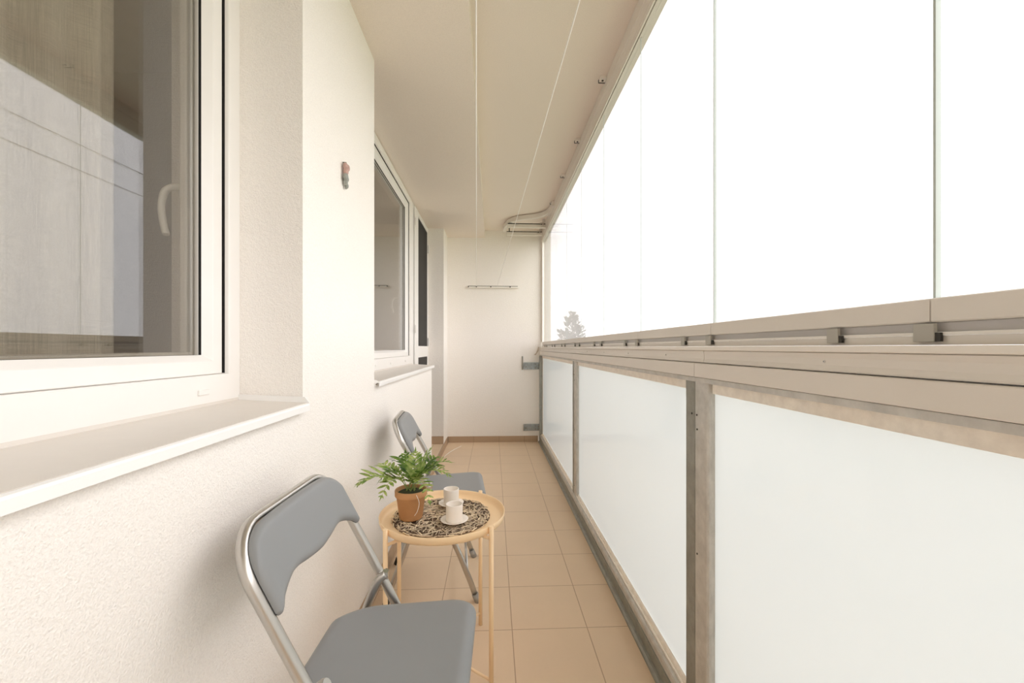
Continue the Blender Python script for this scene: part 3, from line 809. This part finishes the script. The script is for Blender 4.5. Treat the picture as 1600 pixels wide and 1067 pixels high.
# cups and saucers
def cup(x, y, z, lc, ls):
    b = MB(); b.lathe([(0, 0), (.020, 0), (.0235, .001), (.033, .005), (.0465, .0115), (.048, .0135), (.0465, .0142), (.033, .0085), (.0235, .0045), (0, .0040)], seg=48)
    tag(b.build('saucer', M['ceramic'], None, True, (x, y, z)), ls, 'saucer', 'stoneware saucers')
    b = MB(); b.lathe([(0, 0), (.0245, 0), (.0272, .0015), (.0282, .006), (.0292, .0595), (.0287, .0612), (.0272, .0612), (.0265, .0595), (.0258, .008), (.023, .0045), (0, .004)], seg=48)
    tag(b.build('coffee_cup', M['ceramic'], None, True, (x, y, z+.0047)), lc, 'cup', 'stoneware coffee cups')
cup(-.132, 1.470, .5243, 'off-white handleless coffee cup on the nearer saucer', 'off-white saucer under the nearer cup')
cup(-.158, 1.628, .5243, 'off-white handleless coffee cup on the farther saucer', 'off-white saucer under the farther cup, closer to the plant')

# ------------------------------------------------------------------ outdoors
b = MB(); b.box(-300, 300, -200, 400, -9.2, -9.0)
struct(b.build('ground', M['ground']), 'misty field below the balcony', 'ground')
tr = thing('tree', 'pale hazy conifer rising beyond the glass at the far end', 'tree', (5.72, 30, -9))
b = MB(); b.tube([(0, 0, 0), (.05, 0, 5), (0, .05, 10), (0, 0, 12.6)], [.22, .16, .07, .015], 10); b.build('trunk', M['bark'], tr)
b = MB(); RT_ = random.Random(5)
i = b.mi(M['treeleaf'])
for k in range(520):
    h = RT_.random()**.75; z = 12.6-9.5*h
    rr = (.16+.80*min(1, h*4.6)**.65+.75*h)*RT_.uniform(.72, 1.16)
    a = RT_.random()*2*PI
    for q in range(34):
        u = RT_.uniform(.15, 1)**.7
        c = Vector((u*rr*math.cos(a), u*rr*math.sin(a), z+.30*u*u*rr)) + Vector((RT_.gauss(0, 1), RT_.gauss(0, 1), RT_.gauss(0, 1)))*.10*(1.25-u)
        s_ = RT_.uniform(.04, .10)
        d1 = Vector((math.cos(a), math.sin(a), RT_.uniform(.2, 1.4))).normalized()*s_*1.7; d2 = Vector((RT_.uniform(-1, 1), RT_.uniform(-1, 1), RT_.uniform(-1, 1))).normalized()*s_*.55
        f = b.bm.faces.new([b.bm.verts.new(c-d1), b.bm.verts.new(c+d2), b.bm.verts.new(c+d1), b.bm.verts.new(c-d2)]); f.material_index = i
b.build('foliage', None, tr, False)
# haze bank
m, nt, out = new_mat('fog'); v = N(nt, 'ShaderNodeVolumeScatter'); v.inputs['Density'].default_value = .042; v.inputs['Color'].default_value = (1, .99, .98, 1)
nt.links.new(v.outputs[0], out.inputs['Volume'])
b = MB(); b.box(-6, 24, 8, 26.5, -8.9, 16)
tag(b.build('haze', m), 'thin white mist in front of the tree', 'mist', None, 'stuff')

# ------------------------------------------------------------------ light
w = bpy.data.worlds.new('overcast'); C_ = bpy.context.scene; C_.world = w; w.use_nodes = True
nt = w.node_tree; nt.nodes.clear()
o = nt.nodes.new('ShaderNodeOutputWorld'); bg = nt.nodes.new('ShaderNodeBackground')
tc = nt.nodes.new('ShaderNodeTexCoord'); sp = nt.nodes.new('ShaderNodeSeparateXYZ'); cr = nt.nodes.new('ShaderNodeValToRGB')
nt.links.new(tc.outputs['Generated'], sp.inputs[0]); nt.links.new(sp.outputs['Z'], cr.inputs[0])
cr.color_ramp.elements[0].position = 0; cr.color_ramp.elements[0].color = (.95, .93, .925, 1)
cr.color_ramp.elements[1].position = .8; cr.color_ramp.elements[1].color = (1, .985, .985, 1)
nt.links.new(cr.outputs[0], bg.inputs[0]); bg.inputs[1].default_value = 3.0
nt.links.new(bg.outputs[0], o.inputs[0])

# ------------------------------------------------------------------ camera
F = 660.0
cam = bpy.data.cameras.new('camera'); co = bpy.data.objects.new('camera', cam); C.objects.link(co)
cam.sensor_width = 36; cam.lens = F/1600*36; cam.clip_start = .02; cam.clip_end = 1000
co.location = (0, 0, 1.13); co.rotation_euler = (PI/2, 0, -math.atan(30.5/F))
cam.shift_y = (543-533.5)/1600
C_.camera = co
C_.cycles.max_bounces = 16; C_.cycles.diffuse_bounces = 12
vs = C_.view_settings; vs.view_transform = 'Standard'; vs.look = 'None'; vs.gamma = 1; vs.exposure = .18; vs.use_curve_mapping = False
